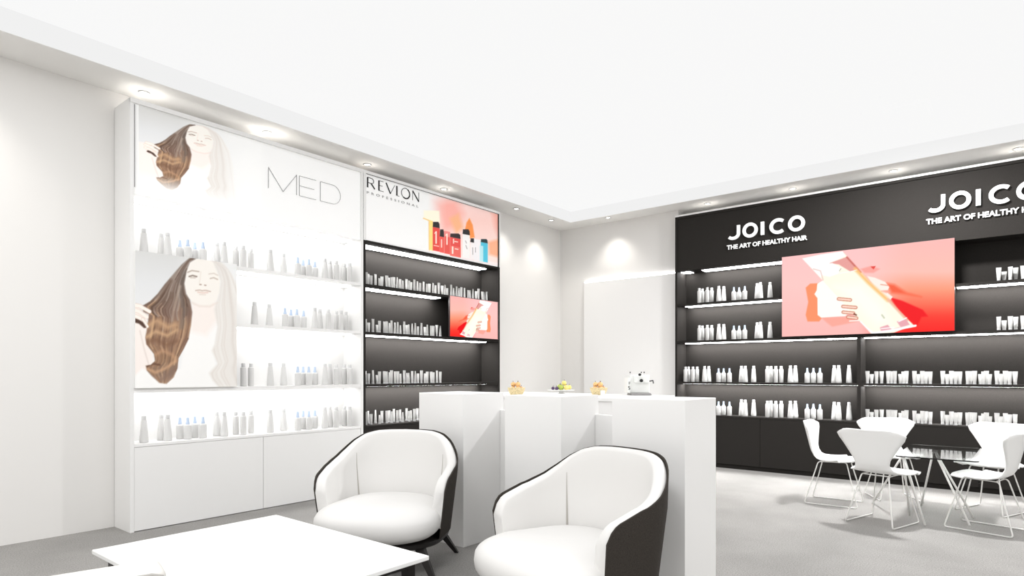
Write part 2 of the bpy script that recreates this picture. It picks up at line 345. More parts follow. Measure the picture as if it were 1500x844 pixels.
def paint_screen(x, y):
    """pink and red advert with a clear bottle held by two hands; units 33..1365 by 60..800"""
    P = (x, y)
    t = np.clip((x - 33) / 1330, 0, 1); v = np.clip((y - 60) / 700, 0, 1)
    A = ramp(v, [(0, 'FFB9B4'), (0.35, 'FFBFB2'), (0.55, 'FF9A7A'), (0.72, 'FF6A50'), (0.85, 'FF3A2C'), (1, 'FF1E1A')])
    B = ramp(v, [(0, 'FFC3C3'), (0.5, 'FFC8C4'), (1, 'FFBDB8')])
    k = np.clip((x - 600) / 450, 0, 1)[..., None]; k = k * k * (3 - 2 * k)
    col = B * (1 - k) + A * k
    col = over(col, fpoly(P, [(640, 285), (720, 262), (790, 285), (740, 315), (670, 315)], 14), 'FFA49B')
    col = over(col, fpoly(P, [(716, 266), (758, 262), (740, 290)], 5), 'E2463E')
    col = over(col, fpoly(P, [(840, 395), (900, 405), (1000, 470), (1110, 500), (980, 480), (880, 470)], 30), 'F4603E')
    col = over(col, fpoly(P, [(870, 505), (960, 530), (1120, 600), (1160, 650), (1110, 655), (1080, 720), (960, 650)], 14), 'F20010')
    # shadow behind the left hand
    col = over(col, fpoly(P, [(215, 430), (250, 398), (320, 395), (350, 650), (320, 690), (230, 690), (215, 640), (235, 540)], 8), 'FF9468')
    col = over(col, fpoly(P, [(330, 655), (560, 655), (620, 690), (420, 730), (380, 700)], 14), 'FFA99A')
    col = over(col, fpoly(P, [(345, 375), (305, 400), (300, 450), (283, 480), (306, 510), (308, 640), (335, 660), (520, 648), (640, 560), (560, 430)], 5), 'FFFDF6')
    # far hand
    col = over(col, fpoly(P, [(690, 340), (750, 352), (830, 385), (862, 425), (850, 448), (800, 450), (850, 470), (888, 500), (872, 522), (820, 505), (760, 440)], 6), 'FFF0E6')
    col = over(col, fstroke(P, [(795, 405), (850, 412)], 7, 5), 'E39A84'); col = over(col, fstroke(P, [(800, 455), (840, 470)], 6, 5), 'F2B8A4')
    # bottle
    body = [(190, 205), (330, 175), (500, 150), (540, 192), (700, 375), (850, 520), (1050, 718), (900, 775), (735, 800), (345, 372)]
    col = over(col, fpoly(P, body, 5), 'FFF9E6')
    col = over(col, fpoly(P, [(190, 205), (330, 175), (500, 150), (520, 185), (400, 240), (330, 350)], 8), 'FFFFFF')
    col = over(col, fpoly(P, [(400, 240), (530, 193), (625, 290), (560, 305), (470, 250)], 7), 'E7A09A')
    col = over(col, fstroke(P, [(535, 195), (640, 310)], 14, 8), 'CB6A62')
    col = over(col, fstroke(P, [(600, 285), (700, 390), (850, 525)], 26, 22), 'FDC27A')
    col = over(col, fstroke(P, [(850, 520), (1000, 680)], 18, 12), 'F2BCA0')
    col = over(col, fpoly(P, [(285, 280), (420, 240), (480, 270), (470, 320), (400, 345), (330, 330)], 8), 'FFFFFF')
    col = over(col, fstroke(P, [(275, 285), (330, 300), (350, 370)], 8, 8), 'E8C9C0')
    col = over(col, fstroke(P, [(480, 318), (560, 305), (612, 292)], 4, 3), 'FFFFFF')
    col = over(col, fstroke(P, [(488, 283), (476, 300)], 6, 4), 'B9B8AC')
    col = over(col, fpoly(P, [(440, 420), (640, 400), (800, 560), (860, 700), (760, 720), (600, 560)], 90) * 0.8, 'FFFFF4')
    col = over(col, fstroke(P, [(805, 640), (822, 662)], 12, 8), 'C9CDB4')
    for q in ([(790, 735), (850, 715), (880, 750), (800, 775)], [(920, 690), (990, 670), (1020, 715), (950, 735)], [(900, 745), (940, 735), (950, 750), (905, 762)]):
        col = over(col, fpoly(P, q, 8), 'E9A8B2')
    for q, w in (([(735, 780), (870, 760), (1065, 722)], 16), ([(800, 745), (900, 735)], 7), ([(935, 690), (995, 662)], 8), ([(640, 690), (730, 780)], 9), ([(700, 745), (740, 780)], 8)):
        col = over(col, fstroke(P, q, w, 5), 'FFFFFF')
    # finger nails on the near hand
    for (cx, cy), ln in (((515, 520), 46), ((553, 578), 50), ((545, 622), 40), ((575, 660), 34)):
        q = [(cx - ln, cy - 4), (cx + ln, cy + 4)]
        col = over(col, fstroke(P, q, 26, 6), 'C97A60'); col = over(col, fstroke(P, q, 13, 6), 'FFDCCB')
    col = over(col, fstroke(P, [(590, 632), (606, 640)], 12, 6), '7A3A28')
    col = over(col, fstroke(P, [(555, 686), (625, 682)], 9, 5), 'FFF6F0')
    return col

def paint_products(x, y):
    """row of hair products on pink; units 560..1280 by 260..850 of the right header"""
    P = (x, y)
    col = np.ones(x.shape + (3,)) * hexc('F6F7F6')
    k = np.clip((x - 640) / 180, 0, 1)
    pink = ramp((y - 300) / 520, [(0, 'FFDCD8'), (0.4, 'FDD3CB'), (1, 'FCE3DC')])
    col = col * (1 - k[..., None]) + pink * k[..., None]
    col = over(col, fpoly(P, [(700, 330), (900, 320), (960, 440), (900, 560), (780, 600), (740, 460)], 90) * k, 'FFB3A8')
    col = over(col, fpoly(P, [(840, 480), (920, 440), (960, 560), (900, 620)], 40), 'FBB88A')
    col = over(col, fpoly(P, [(975, 590), (990, 520), (1016, 478), (1045, 540), (1062, 650), (1010, 660)], 10), 'FA9448')
    col = over(col, fpoly(P, [(1200, 340), (1290, 440), (1290, 700), (1240, 560)], 50), 'FBB4A6')
    col = over(col, fpoly(P, [(1180, 690), (1290, 660), (1290, 830), (1190, 800)], 30), 'FDB48E')
    col = over(col, fpoly(P, [(612, 410), (750, 415), (755, 520), (660, 500), (612, 480)], 14), 'FFF9E2')
    col = over(col, fstroke(P, [(610, 480), (660, 500), (662, 770)], 9, 8), 'F1C878')
    col = over(col, fpoly(P, [(664, 495), (694, 505), (694, 770), (664, 760)], 6), 'FFDF86')
    col = over(col, fpoly(P, [(640, 760), (960, 818), (1290, 880), (1290, 900), (640, 900)], 16), 'FBEDEC')
    def it(px, py, pw, ph, c, cap=None, ch=0):
        nonlocal col
        sl = 0.20 * pw
        col = over(col, fpoly(P, [(px, py), (px + pw, py + sl), (px + pw, py + ph + sl), (px, py + ph)], 5), c)
        if cap: col = over(col, fpoly(P, [(px + 3, py - ch), (px + pw * 0.8, py - ch), (px + pw - 3, py - ch * 0.6), (px + pw, py + sl), (px, py)], 5), cap)
    it(692, 556, 62, 208, 'E8483F', '1C1B1C', 44); it(754, 640, 40, 140, 'EE5A50', '26201F', 62); it(792, 590, 54, 200, 'F08A84'); it(797, 640, 46, 150, 'E9564C')
    it(846, 645, 92, 160, 'E84E48', '2A1C1C', 30); it(845, 720, 95, 90, 'EE6A60'); it(956, 618, 64, 208, 'F6F4F2', '1B1B1D', 40)
    it(1024, 690, 40, 150, 'F4EFEF', '1B1B1D', 32); it(1056, 660, 60, 190, 'F3F0F2'); it(1116, 690, 62, 170, '4FC3DF', '17363C', 26); it(1108, 720, 30, 140, 'BFE9EF')
    for q, w in (([(722, 600), (722, 700)], 12), ([(708, 614), (722, 600)], 6), ([(818, 620), (818, 710)], 11), ([(806, 630), (818, 620)], 6), ([(770, 670), (770, 735)], 9), ([(876, 665), (876, 700)], 9), ([(886, 685), (912, 690)], 8), ([(868, 735), (868, 790)], 14), ([(704, 720), (745, 728)], 6), ([(890, 750), (915, 755)], 8)):
        col = over(col, fstroke(P, q, w, 5), 'FFE9DC')
    for q in ([(982, 680), (990, 700)], [(985, 720), (995, 750)], [(1045, 740), (1046, 800)], [(1070, 740), (1070, 780)]):
        col = over(col, fstroke(P, q, 6, 5), 'A29A9C')
    return col

def proj(p):
    fx, fy = math.cos(YAW), math.sin(YAW); d = p[0] * fx + p[1] * fy
    return CX + F * (p[0] * fy - p[1] * fx) / d, HY - F * (p[2] - EYE) / d
def lin(c): c = np.clip(c, 0, 1); return np.where(c <= 0.04045, c / 12.92, ((c + 0.055) / 1.055) ** 2.4)
def picture(name, w, h, nx, nz, fn, mt, parent, loc):
    """flat printed sheet in the local xz plane; fn(u metres, v metres) -> srgb colours"""
    u = np.linspace(0, w, nx); v = np.linspace(0, h, nz); U, V = np.meshgrid(u, v)
    vs = np.stack([U.ravel(), np.zeros(U.size), V.ravel()], -1)
    i = np.arange((nz - 1) * nx).reshape(nz - 1, nx)[:, :-1].ravel()
    fs = np.stack([i, i + 1, i + nx + 1, i + nx], -1)
    me = bpy.data.meshes.new(name); me.from_pydata(vs.tolist(), [], fs.tolist()); me.update()
    col = lin(fn(U.ravel(), V.ravel())) * (0.9 if mt is print_m else 1.0)
    at = me.color_attributes.new('print', 'FLOAT_COLOR', 'POINT')
    at.data.foreach_set('color', np.concatenate([col, np.ones((len(col), 1))], 1).astype(np.float32).ravel())
    me.materials.append(mt); o = bpy.data.objects.new(name, me); C.objects.link(o); o.parent = parent; o.location = loc
    return o
# where each picture's own units sit on its board (board metres -> picture units)
def homog(src, dst):
    A = []; b = []
    for (u, v), (x, y) in zip(src, dst):
        A += [[u, v, 1, 0, 0, 0, -u * x, -v * x], [0, 0, 0, u, v, 1, -u * y, -v * y]]; b += [x, y]
    h = np.linalg.lstsq(np.array(A, float), np.array(b, float), rcond=None)[0]
    return lambda U, V: ((h[0] * U + h[1] * V + h[2]) / (h[6] * U + h[7] * V + 1), (h[3] * U + h[4] * V + h[5]) / (h[6] * U + h[7] * V + 1))
def board_map(pts3, uv, f=lambda q: q): return homog(uv, [f(proj(p)) for p in pts3])

# ------------------------------------------------------------------ lettering
def strokes(polys, w, depth, x0, z0, y=0.0):
    """flat lettering made of wide strokes, extruded towards the viewer (-y)"""
    mb = MB()
    for pts, ww in polys:
        n = len(pts); L = []; R = []; ww = ww or w
        closed = pts[0] == pts[-1]; P = [Vector((p[0], p[1])) for p in (pts[:-1] if closed else pts)]; n = len(P)
        for i in range(n):
            if closed: a, b, c = P[i - 1], P[i], P[(i + 1) % n]
            else: a, b, c = P[max(i - 1, 0)], P[i], P[min(i + 1, n - 1)]
            d1 = (b - a).normalized() if (b - a).length > 1e-9 else (c - b).normalized(); d2 = (c - b).normalized() if (c - b).length > 1e-9 else d1
            t = (d1 + d2).normalized(); nn = Vector((-t.y, t.x)); k = ww / 2 / max(0.35, nn.dot(Vector((-d1.y, d1.x))))
            L.append(b + nn * k); R.append(b - nn * k)
        m = n if closed else n - 1
        vs = [(x0 + q.x, y + yy, z0 + q.y) for yy in (0, -depth) for q in L + R]; fs = []; o = 2 * n
        for i in range(m):
            j = (i + 1) % n
            fs += [(i, j, n + j, n + i), (o + i, o + n + i, o + n + j, o + j), (i, o + i, o + j, j), (n + i, n + j, o + n + j, o + n + i)]
        if not closed: fs += [(0, n, o + n, o), (n - 1, o + n - 1, o + 2 * n - 1, 2 * n - 1)]
        mb.add(vs, fs)
    return mb
def arc(cx, cy, rx, ry, a0, a1, n=24): return [(cx + rx * math.cos(math.radians(a0 + (a1 - a0) * i / n)), cy + ry * math.sin(math.radians(a0 + (a1 - a0) * i / n))) for i in range(n + 1)]
def circ(cx, cy, r, n=36): p = arc(cx, cy, r, r, 0, 360, n); p[-1] = p[0]; return p
def font_mesh(name, body, x0, x1, z0, z1, y, depth, mt, parent, bold=0.0, spacing=1.0):
    cu = bpy.data.curves.new(name, 'FONT'); cu.body = body; cu.extrude = 0.02; cu.offset = bold; cu.space_character = spacing; cu.resolution_u = 3
    o = bpy.data.objects.new(name, cu); C.objects.link(o); bpy.context.view_layer.update()
    me = bpy.data.meshes.new_from_object(o.evaluated_get(bpy.context.evaluated_depsgraph_get())); bpy.data.objects.remove(o)
    v = np.array([p.co[:] for p in me.vertices]); lo = v.min(0); hi = v.max(0)
    for p in me.vertices:
        c = p.co; p.co = (x0 + (c[0] - lo[0]) / (hi[0] - lo[0]) * (x1 - x0), y - depth * (c[2] - lo[2]) / (hi[2] - lo[2]), z0 + (c[1] - lo[1]) / (hi[1] - lo[1]) * (z1 - z0))
    me.materials.clear(); me.materials.append(mt); me.name = name
    r = bpy.data.objects.new(name, me); C.objects.link(r); r.parent = parent; return r
def joico(parent, x0):
    """five round heavy letters, 0.97 m wide, and the line below"""
    r = 0.077; w = 0.040; z = 3.134
    P = [([(0.155, z + 0.088), (0.155, z - 0.02)] + arc(0.085, z - 0.02, 0.07, 0.058, -10, -140, 12), None), (circ(0.305, z, r), None), ([(0.462, z + 0.085), (0.462, z - 0.085)], 0.042),
         (arc(0.655, z, 0.086, 0.079, 48, 312, 26), None), (circ(0.872, z, 0.078), None)]
    strokes(P, w, 0.022, x0, 0, -0.001).build('brand_lettering', M['sign_white'], parent)
    font_mesh('slogan_lettering', 'THE ART OF HEALTHY HAIR', x0, x0 + 0.995, 2.915, 2.975, -0.001, 0.012, M['sign_white'], parent, bold=0.028)

# ------------------------------------------------------------------ display units
DEP = 0.325; ZB = 0.70
SHELF = [(1.125, 1.150), (1.695, 1.722), (2.215, 2.240)]
def shelf_unit(name, loc, rz, w, mt, base_gaps, strips, led, header_mat=None, label='', frame_mt=None, door_z=0.058, zh=2.705, top=3.465):
    e = empty(name, loc, rz); tag(e, label, 'display unit')
    t = 0.03; fm = frame_mt or mt
    box(0, t, 0, DEP, 0, top).build('side_panel', fm, e); box(w - t, w, 0, DEP, 0, top).build('side_panel', fm, e)
    box(t, w - t, 0, DEP, top - t, top).build('top_panel', fm, e)
    box(t, w - t, DEP - 0.018, DEP, 0.06, top - t).build('back_panel', mt, e)
    for z0, z1 in SHELF: box(t, w - t, 0.004, DEP - 0.018, z0, z1).build('shelf', mt, e)
    box(t, w - t, 0.004, 0.018, SHELF[0][0] - 0.011, SHELF[0][0] - 0.0005).build('shelf_lip', mt, e)
    box(t, w - t, 0.004, DEP - 0.018, ZB - 0.022, ZB).build('base_top', mt, e)
    box(t, w - t, 0.03, DEP - 0.018, 0.0, 0.057).build('plinth', mt, e)
    box(t, w - t, 0.012, DEP - 0.02, zh, top - t - 0.001).build('header_panel', header_mat or mt, e)
    g = [t] + base_gaps + [w - t]
    for a, b in zip(g[:-1], g[1:]):
        box(a + 0.002, b - 0.002, 0.004, 0.024, door_z, ZB - 0.025).build('base_door', mt, e, bevel=0.001)
    for x0, x1, z in strips:
        box(x0, x1, 0.12, 0.262, z - 0.007, z - 0.001).build('light_strip', led, e)
    box(0.06, w - 0.06, 0.10, 0.16, top + 0.001, top + 0.009).build('added_uplight', M['soffit_fill'], e)  # unseen strip added to brighten the ceiling border above the unit
    return e
# white unit with the lady
U1 = shelf_unit('white_display_unit', (1.910, YF, 0), 0, 2.268, M['white_lam'], [1.127], [(0.04, 2.2, 2.705), (0.88, 2.2, 2.215), (0.88, 2.2, 1.695), (0.04, 2.2, 1.125)], M['led_w'], header_mat=M['header_glow'], door_z=0.006,
                label='white wall display unit with lit shelves and grey white lower doors')
U2 = shelf_unit('dark_display_unit', (4.180, YF, 0), 0, 2.272, M['black_lam'], [1.136], [(0.035, 2.13, 2.688), (0.035, 1.27, 2.215), (0.035, 2.13, 1.695), (0.035, 2.13, 1.125)], M['led'], header_mat=M['header_glow'], zh=2.714,
                label='narrow dark wall display unit with white header beside the white display unit')
U3 = shelf_unit('wide_dark_display_unit', (XF, 3.744, 0), -PI / 2, 4.644, M['black_lam'], [1.161, 2.294, 3.424], [(0.34, 1.43, 2.705), (0.035, 0.16, 2.705), (0.10, 1.43, 2.215), (3.225, 4.6, 2.215), (0.10, 2.26, 1.695), (2.33, 4.6, 1.695), (0.05, 2.26, 1.125), (2.33, 4.6, 1.125)], M['led'],
                label='wide dark wall display unit with two white brand signs behind the glass table')
box(2.274, 2.314, 0.002, DEP - 0.019, ZB, 1.124).build('divider', M['black_lam'], U3)
box(2.274, 2.314, 0.002, DEP - 0.019, 1.151, 1.694).build('divider', M['black_lam'], U3)
joico(U3, 0.737); joico(U3, 2.957)
box(0.031, 2.241, 0.0, DEP - 0.019, 2.689, 2.713).build('header_shelf', M['black_lam'], U2)
box(-0.002, 4.646, -0.004, 0.03, 3.467, 3.488).build('cornice', M['counter'], U3)['label'] = 'white strip above the dark header'
# white edging of the narrow dark unit's header
MB().box(0, 2.272, -0.006, 0.011, 3.435, 3.466).box(0, 0.031, -0.006, 0.011, 2.71, 3.435).box(2.255, 2.275, -0.006, 0.011, 2.71, 3.435).build('header_frame', M['white_lam'], U2)
MB().box(0.0, 2.268, -0.006, 0.011, 3.430, 3.466).build('header_frame', M['white_lam'], U1)
box(0.031, 0.036, -0.002, 0.011, 2.76, 3.42).build('shadow_gap_trim', M['grey_ink'], U1)
# MED: hairline letters
zt, zb = 3.212, 3.017; e0 = 1.181
strokes([([(0, zb), (0, zt), (0.151, zb), (0.295, zt), (0.295, zb)], None), ([(0.325, zb), (0.325, zt)], None), ([(0.325, zt), (0.513, zt)], 0.003), ([(0.325, 3.115), (0.49, 3.115)], 0.003), ([(0.325, zb), (0.513, zb)], 0.003),
         ([(0.562, zb), (0.562, zt)], None), ([(0.562, zt), (0.70, zt)] + arc(0.705, 3.1145, 0.098, 0.0975, 85, -85, 18) + [(0.70, zb), (0.562, zb)], 0.003)], 0.0042, 0.004, e0, 0, 0.0115).build('line_lettering', M['grey_ink'], U1)
# REVLON: contrast letters
zt, zb = 3.402, 3.292; e0 = 0.055; tk, th = 0.017, 0.004
strokes([([(0.008, zb), (0.008, zt)], tk), ([(0.008, zt), (0.06, zt - 0.002)] + arc(0.06, 3.372, 0.03, 0.028, 80, -80, 10) + [(0.06, 3.344), (0.012, 3.346)], 0.006), ([(0.055, 3.344), (0.105, zb)], 0.014),
         ([(0.162, zb), (0.162, zt)], tk), ([(0.162, zt), (0.225, zt)], th), ([(0.162, 3.350), (0.215, 3.350)], th), ([(0.162, zb), (0.228, zb)], th),
         ([(0.262, zt), (0.325, zb)], 0.015), ([(0.325, zb), (0.388, zt)], th), ([(0.418, zt), (0.418, zb)], tk), ([(0.418, zb), (0.455, zb)], th),
         (arc(0.548, 3.346, 0.062, 0.058, 60, 240, 14), 0.006), (arc(0.548, 3.346, 0.062, 0.058, -120, 60, 14), 0.014),
         ([(0.655, zb), (0.655, zt)], th), ([(0.655, zt), (0.752, zb)], 0.015), ([(0.752, zb), (0.752, zt)], th)], 0.01, 0.004, e0, 0, 0.0115).build('brand_lettering', M['ink'], U2)
font_mesh('small_lettering', 'PROFESSIONAL', 0.053, 0.80, 3.222, 3.248, 0.0115, 0.003, M['grey_ink'], U2, spacing=1.8)
# printed pictures on the headers
print_m = attr_mat('picture_print', 0.0, 0.6, glow=0.05); print_h = attr_mat('glowing_header_print', 0.0, 0.6, glow=GLOW)  # both prints carry a faint added glow in their own colours
box_l = board_map([(1.938, YF, 1.128), (2.769, YF, 1.128), (1.938, YF, 2.25), (2.769, YF, 2.25)], [(0, 0), (0.831, 0), (0, 1.122), (0.831, 1.122)])
def lady_panel(U, V): return paint_lady(*box_l(U, V))
# same portrait, smaller, on the header of the white unit
def inv_l(px, py):
    best = None
    fx, fy = math.cos(YAW), math.sin(YAW); a = (px - CX) / F
    d = (fx + fy * a, fy - fx * a, -(py - HY) / F); t = YF / d[1]; return d[0] * t - 1.938, EYE + d[2] * t - 1.128
hp = [(252.5, 279.8), (281, 180.3), (229, 214), (298, 224.9), (255, 262)]; lp = [(242, 561), (283, 377.5), (207, 450), (297, 447.8), (248, 540)]
Hs = np.array([inv_l(*q) for q in hp]); Ls = np.array([inv_l(*q) for q in lp])
AF = np.linalg.lstsq(np.c_[Hs, np.ones(len(Hs))], Ls, rcond=None)[0]
def lady_header(U, V):
    u = U + 0.040; v = V + 2.755 - 1.128
    q = np.c_[u, v, np.ones(len(u))] @ AF
    col = paint_lady(*box_l(q[:, 0], q[:, 1]))
    k = np.clip((U - 0.62) / 0.35, 0, 1)[:, None]; k2 = np.clip((0.16 - V) / 0.14, 0, 1)[:, None]; k = 1 - (1 - k) * (1 - k2)
    return col * (1 - k) + hexc('FAFAF9') * k
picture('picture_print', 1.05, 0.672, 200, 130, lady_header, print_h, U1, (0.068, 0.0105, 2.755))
pm = board_map([(5.05, YF, 2.73), (6.43, YF, 2.73), (5.05, YF, 3.43), (6.43, YF, 3.43)], [(0, 0), (1.38, 0), (0, 0.70), (1.38, 0.70)], lambda q: ((q[0] - 520) * 6.03, (q[1] - 240) * 6.03))
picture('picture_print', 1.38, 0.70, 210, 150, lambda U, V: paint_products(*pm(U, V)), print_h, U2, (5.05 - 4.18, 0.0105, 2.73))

# large portrait panel in front of the white unit's shelves
pp = empty('picture_panel', (1.940, YF, 1.150)); tag(pp, 'tall picture panel of a woman holding long wavy brown hair, on the white unit', 'picture panel')
box(0, 0.829, -0.022, 0.002, 0.001, 1.10).build('panel', M['white_lam'], pp)
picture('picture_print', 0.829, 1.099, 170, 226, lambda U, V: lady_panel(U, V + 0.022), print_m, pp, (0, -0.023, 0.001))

# screens
scr_m = attr_mat('screen_picture', TV_S)
sm = board_map([(XF, 2.306, 1.735), (XF, 0.527, 1.735), (XF, 2.306, 2.735), (XF, 0.527, 2.735)], [(0, 0), (1, 0), (0, 1), (1, 1)], lambda q: ((q[0] - 1140) * 5.274, (q[1] - 340) * 5.274))
tv = empty('wall_screen', (XF, 2.306, 1.728), -PI / 2); tag(tv, 'wide red and pink advertising screen on the wide dark unit', 'screen', 'advertising screens')
box(0, 1.779, -0.028, 0.0, 0, 1.006).build('housing', M['bezel'], tv, bevel=0.002)
picture('display', 1.773, 1.0, 290, 165, lambda U, V: paint_screen(*sm(U / 1.773, V)), scr_m, tv, (0.003, -0.0285, 0.003))
tv2 = empty('wall_screen', (5.470, YF, 1.724)); tag(tv2, 'small red and pink advertising screen on the narrow dark unit', 'screen', 'advertising screens')
box(0, 0.945, -0.022, 0.003, 0, 0.512).build('housing', M['bezel'], tv2, bevel=0.002)
picture('display', 0.905, 0.500, 190, 105, lambda U, V: paint_screen(*sm(1 - U / 0.905, V / 0.5)), scr_m, tv2, (0.006, -0.0225, 0.006))

# ------------------------------------------------------------------ bottles and tubes
def proto(name): return empty(name, (0, 0, 0))
def proto_bottle(kind):
    e = bpy.data.objects.new({'T': 'tapered_bottle', 'B': 'round_bottle', 'S': 'spray_bottle', 'U': 'squeeze_tube'}[kind], None); C.objects.link(e)
    if kind == 'T':
        MB().lathe([(0.031, 0), (0.034, 0.004), (0.033, 0.03), (0.021, 0.178), (0.017, 0.184), (0.016, 0.186)], 16).build('body', M['bottle'], e, smooth=True, auto=50)
        MB().lathe([(0.0175, 0.187), (0.0175, 0.214), (0.015, 0.218)], 16).build('cap', M['cap'], e, smooth=True, auto=50)
    elif kind == 'B':
        MB().lathe([(0.024, 0), (0.026, 0.004), (0.026, 0.165), (0.023, 0.174), (0.016, 0.177)], 16).build('body', M['bottle'], e, smooth=True, auto=50)
        MB().lathe([(0.017, 0.178), (0.017, 0.209), (0.015, 0.212)], 16).build('cap', M['cap'], e, smooth=True, auto=50)
    elif kind == 'S':
        MB().lathe([(0.028, 0), (0.030, 0.004), (0.030, 0.112), (0.026, 0.122), (0.014, 0.127)], 16).build('body', M['bottle'], e, smooth=True, auto=50)
        c = MB().lathe([(0.0155, 0.128), (0.0155, 0.140), (0.012, 0.150), (0.011, 0.176), (0.009, 0.186)], 14).build('spray_cap', M['blue'], e, smooth=True, auto=50); c['label'] = 'pale blue spray cap'
    else:
        rows = []
        for z, a, b in ((0.022, 0.018, 0.016), (0.05, 0.021, 0.015), (0.09, 0.024, 0.010), (0.125, 0.026, 0.004), (0.136, 0.0265, 0.0012), (0.146, 0.0265, 0.0010)):
            rows.append([(a * math.cos(2 * PI * j / 16), b * math.sin(2 * PI * j / 16), z) for j in range(16)])
        m = MB().grid(rows, True); m.f += [tuple(reversed(range(16))), tuple(range(80, 96))]
        m.build('body', M['tube'], e, smooth=True, auto=60)
        MB().lathe([(0.018, 0), (0.019, 0.003), (0.018, 0.021)], 16).build('cap', M['cap'], e, smooth=True, auto=50)
    return e
PR = {k: proto_bottle(k) for k in 'TBSU'}; used = set()
KN = {'T': ('white tapered bottle', 'bottle'), 'B': ('white round bottle', 'bottle'), 'S': ('blue-capped white bottle', 'bottle'), 'U': ('white squeeze tube', 'tube')}
def place(kind, loc, rz, sc, label, group):
    o = PR[kind] if kind not in used else copy_tree(PR[kind]); used.add(kind)
    o.location = loc; o.rotation_euler = (0, 0, rz); o.scale = sc
    tag(o, label, KN[kind][1], group)
def row(items, unit, shelf_name, z, axis, rnd, group):
    cnt = {}; n = len(items)
    for i, (kind, s, h) in enumerate(items):
        k = cnt[kind] = cnt.get(kind, -1) + 1
        if axis == 'x':
            yy = YF + (0.105 if i % 2 == 0 else 0.185) + (0.0 if kind != 'T' else 0.0); loc = (s * yy / 5.60, yy, z + 0.001)
        else:
            xx = XF + (0.10 if i % 2 == 0 else 0.175); loc = (xx, s * xx / 8.36, z + 0.001)
        rz = (0 if axis == 'x' else PI / 2) + (rnd.uniform(-0.5, 0.5) if kind == 'U' else 0)
        wide = 0.70 if (kind == 'U' and axis == 'x') else 0.86 if kind == 'U' else 1.0
        place(kind, loc, rz, (wide, 0.9 if kind == 'U' else 1, h), '%s %s from the left on the %s of the %s' % (ordinal(k), KN[kind][0], shelf_name, unit), group)
rnd = random.Random(3)
SN = [('top shelf', 2.240), ('second shelf', 1.722), ('third shelf', 1.150), ('lowest shelf', ZB)]
WP = [('T', 2.06), ('T', 2.195), ('T', 2.245), ('S', 2.345), ('S', 2.41), ('S', 2.47), ('S', 2.54), ('T', 2.665), ('T', 2.73), ('B', 2.84), ('B', 2.91), ('B', 2.985), ('T', 3.18), ('T', 3.32), ('S', 3.475), ('S', 3.535), ('S', 3.60), ('S', 3.67), ('T', 3.79), ('T', 3.85), ('B', 3.93), ('B', 4.03), ('B', 4.10)]
WP2 = [('T', 3.02), ('T', 3.17), ('S', 3.335), ('S', 3.40), ('S', 3.465), ('S', 3.54), ('T', 3.67), ('T', 3.73), ('B', 3.83), ('B', 3.93), ('B', 3.99), ('B', 4.05)]
row([(k, x, 1.0) for k, x in WP], 'white unit', 'top shelf', 2.240, 'x', rnd, 'bottles on the white unit')
row([(k, x, 1.0) for k, x in WP2], 'white unit', 'second shelf', 1.722, 'x', rnd, 'bottles on the white unit')
row([(k, x, 1.0) for k, x in WP if x > 2.86], 'white unit', 'third shelf', 1.150, 'x', rnd, 'bottles on the white unit')
row([(k, x, 1.0) for k, x in WP], 'white unit', 'lowest shelf', ZB, 'x', rnd, 'bottles on the white unit')
DX = [4.318, 4.345, 4.385, 4.446, 4.504, 4.538, 4.607, 4.642, 4.682, 4.712, 4.763, 4.805, 4.846, 4.904, 4.946, 4.973, 5.027, 5.076, 5.12, 5.176, 5.232, 5.272, 5.335, 5.375, 5.434, 5.493, 5.541, 5.578, 5.651, 5.694, 5.75, 5.794, 5.839, 5.896, 5.968, 6.001, 6.06, 6.12, 6.168, 6.243, 6.28, 6.335]
DH = [1.0, 1.0, .8, 1.05, .68, .95, .98, .95, .9, 1.05, .97, .97, .78, 1.05, .85, .85, 1.0, 1.0, .8, 1.05, .8, .95, .95, .9, 1.05, .95, .95, .8, 1.05, .9, .97, .97, .97, 1.05, .8, .92, .97, .92, 1.08, .97, .85, 1.02]
row([('U', x, h) for x, h in zip(DX, DH)], 'narrow dark unit', 'top shelf', 2.240, 'x', rnd, 'tubes on the narrow dark unit')
row([('U', x - 0.035, h) for x, h in zip(DX, DH) if 4.33 < x < 5.50], 'narrow dark unit', 'second shelf', 1.722, 'x', rnd, 'tubes on the narrow dark unit')
row([('U', x - 0.035, h) for x, h in zip(DX, DH) if 4.33 < x < 5.50], 'narrow dark unit', 'third shelf', 1.150, 'x', rnd, 'tubes on the narrow dark unit')
row([('U', x, h) for x, h in zip(DX, DH) if x < 5.13], 'narrow dark unit', 'lowest shelf', ZB, 'x', rnd, 'tubes on the narrow dark unit')
R1 = [('B', 3.442), ('B', 3.397), ('B', 3.328), ('B', 3.266), ('T', 3.166), ('T', 3.098), ('S', 2.961), ('S', 2.89), ('S', 2.816), ('T', 2.655), ('T', 2.613), ('T', 2.492)]
R3 = [('B', 3.645), ('B', 3.60), ('B', 3.535), ('B', 3.473), ('T', 3.367), ('T', 3.308), ('S', 3.17), ('S', 3.10), ('S', 3.02), ('T', 2.86), ('T', 2.81), ('T', 2.70), ('B', 2.525), ('B', 2.481), ('B', 2.421), ('B', 2.354), ('T', 2.243), ('T', 2.183), ('S', 2.043), ('S', 1.972), ('S', 1.898), ('T', 1.737), ('T', 1.688), ('T', 1.575)]
RT = [1.381, 1.338, 1.288, 1.235, 1.169, 1.135, 1.101, 1.047, 1.017, 0.988, 0.911, 0.875, 0.836, 0.802, 0.762, 0.646, 0.605, 0.567, 0.529, 0.492, 0.422, 0.398, 0.363, 0.311, 0.284, 0.261, 0.235, 0.172, 0.137, 0.102, 0.067, 0.022]
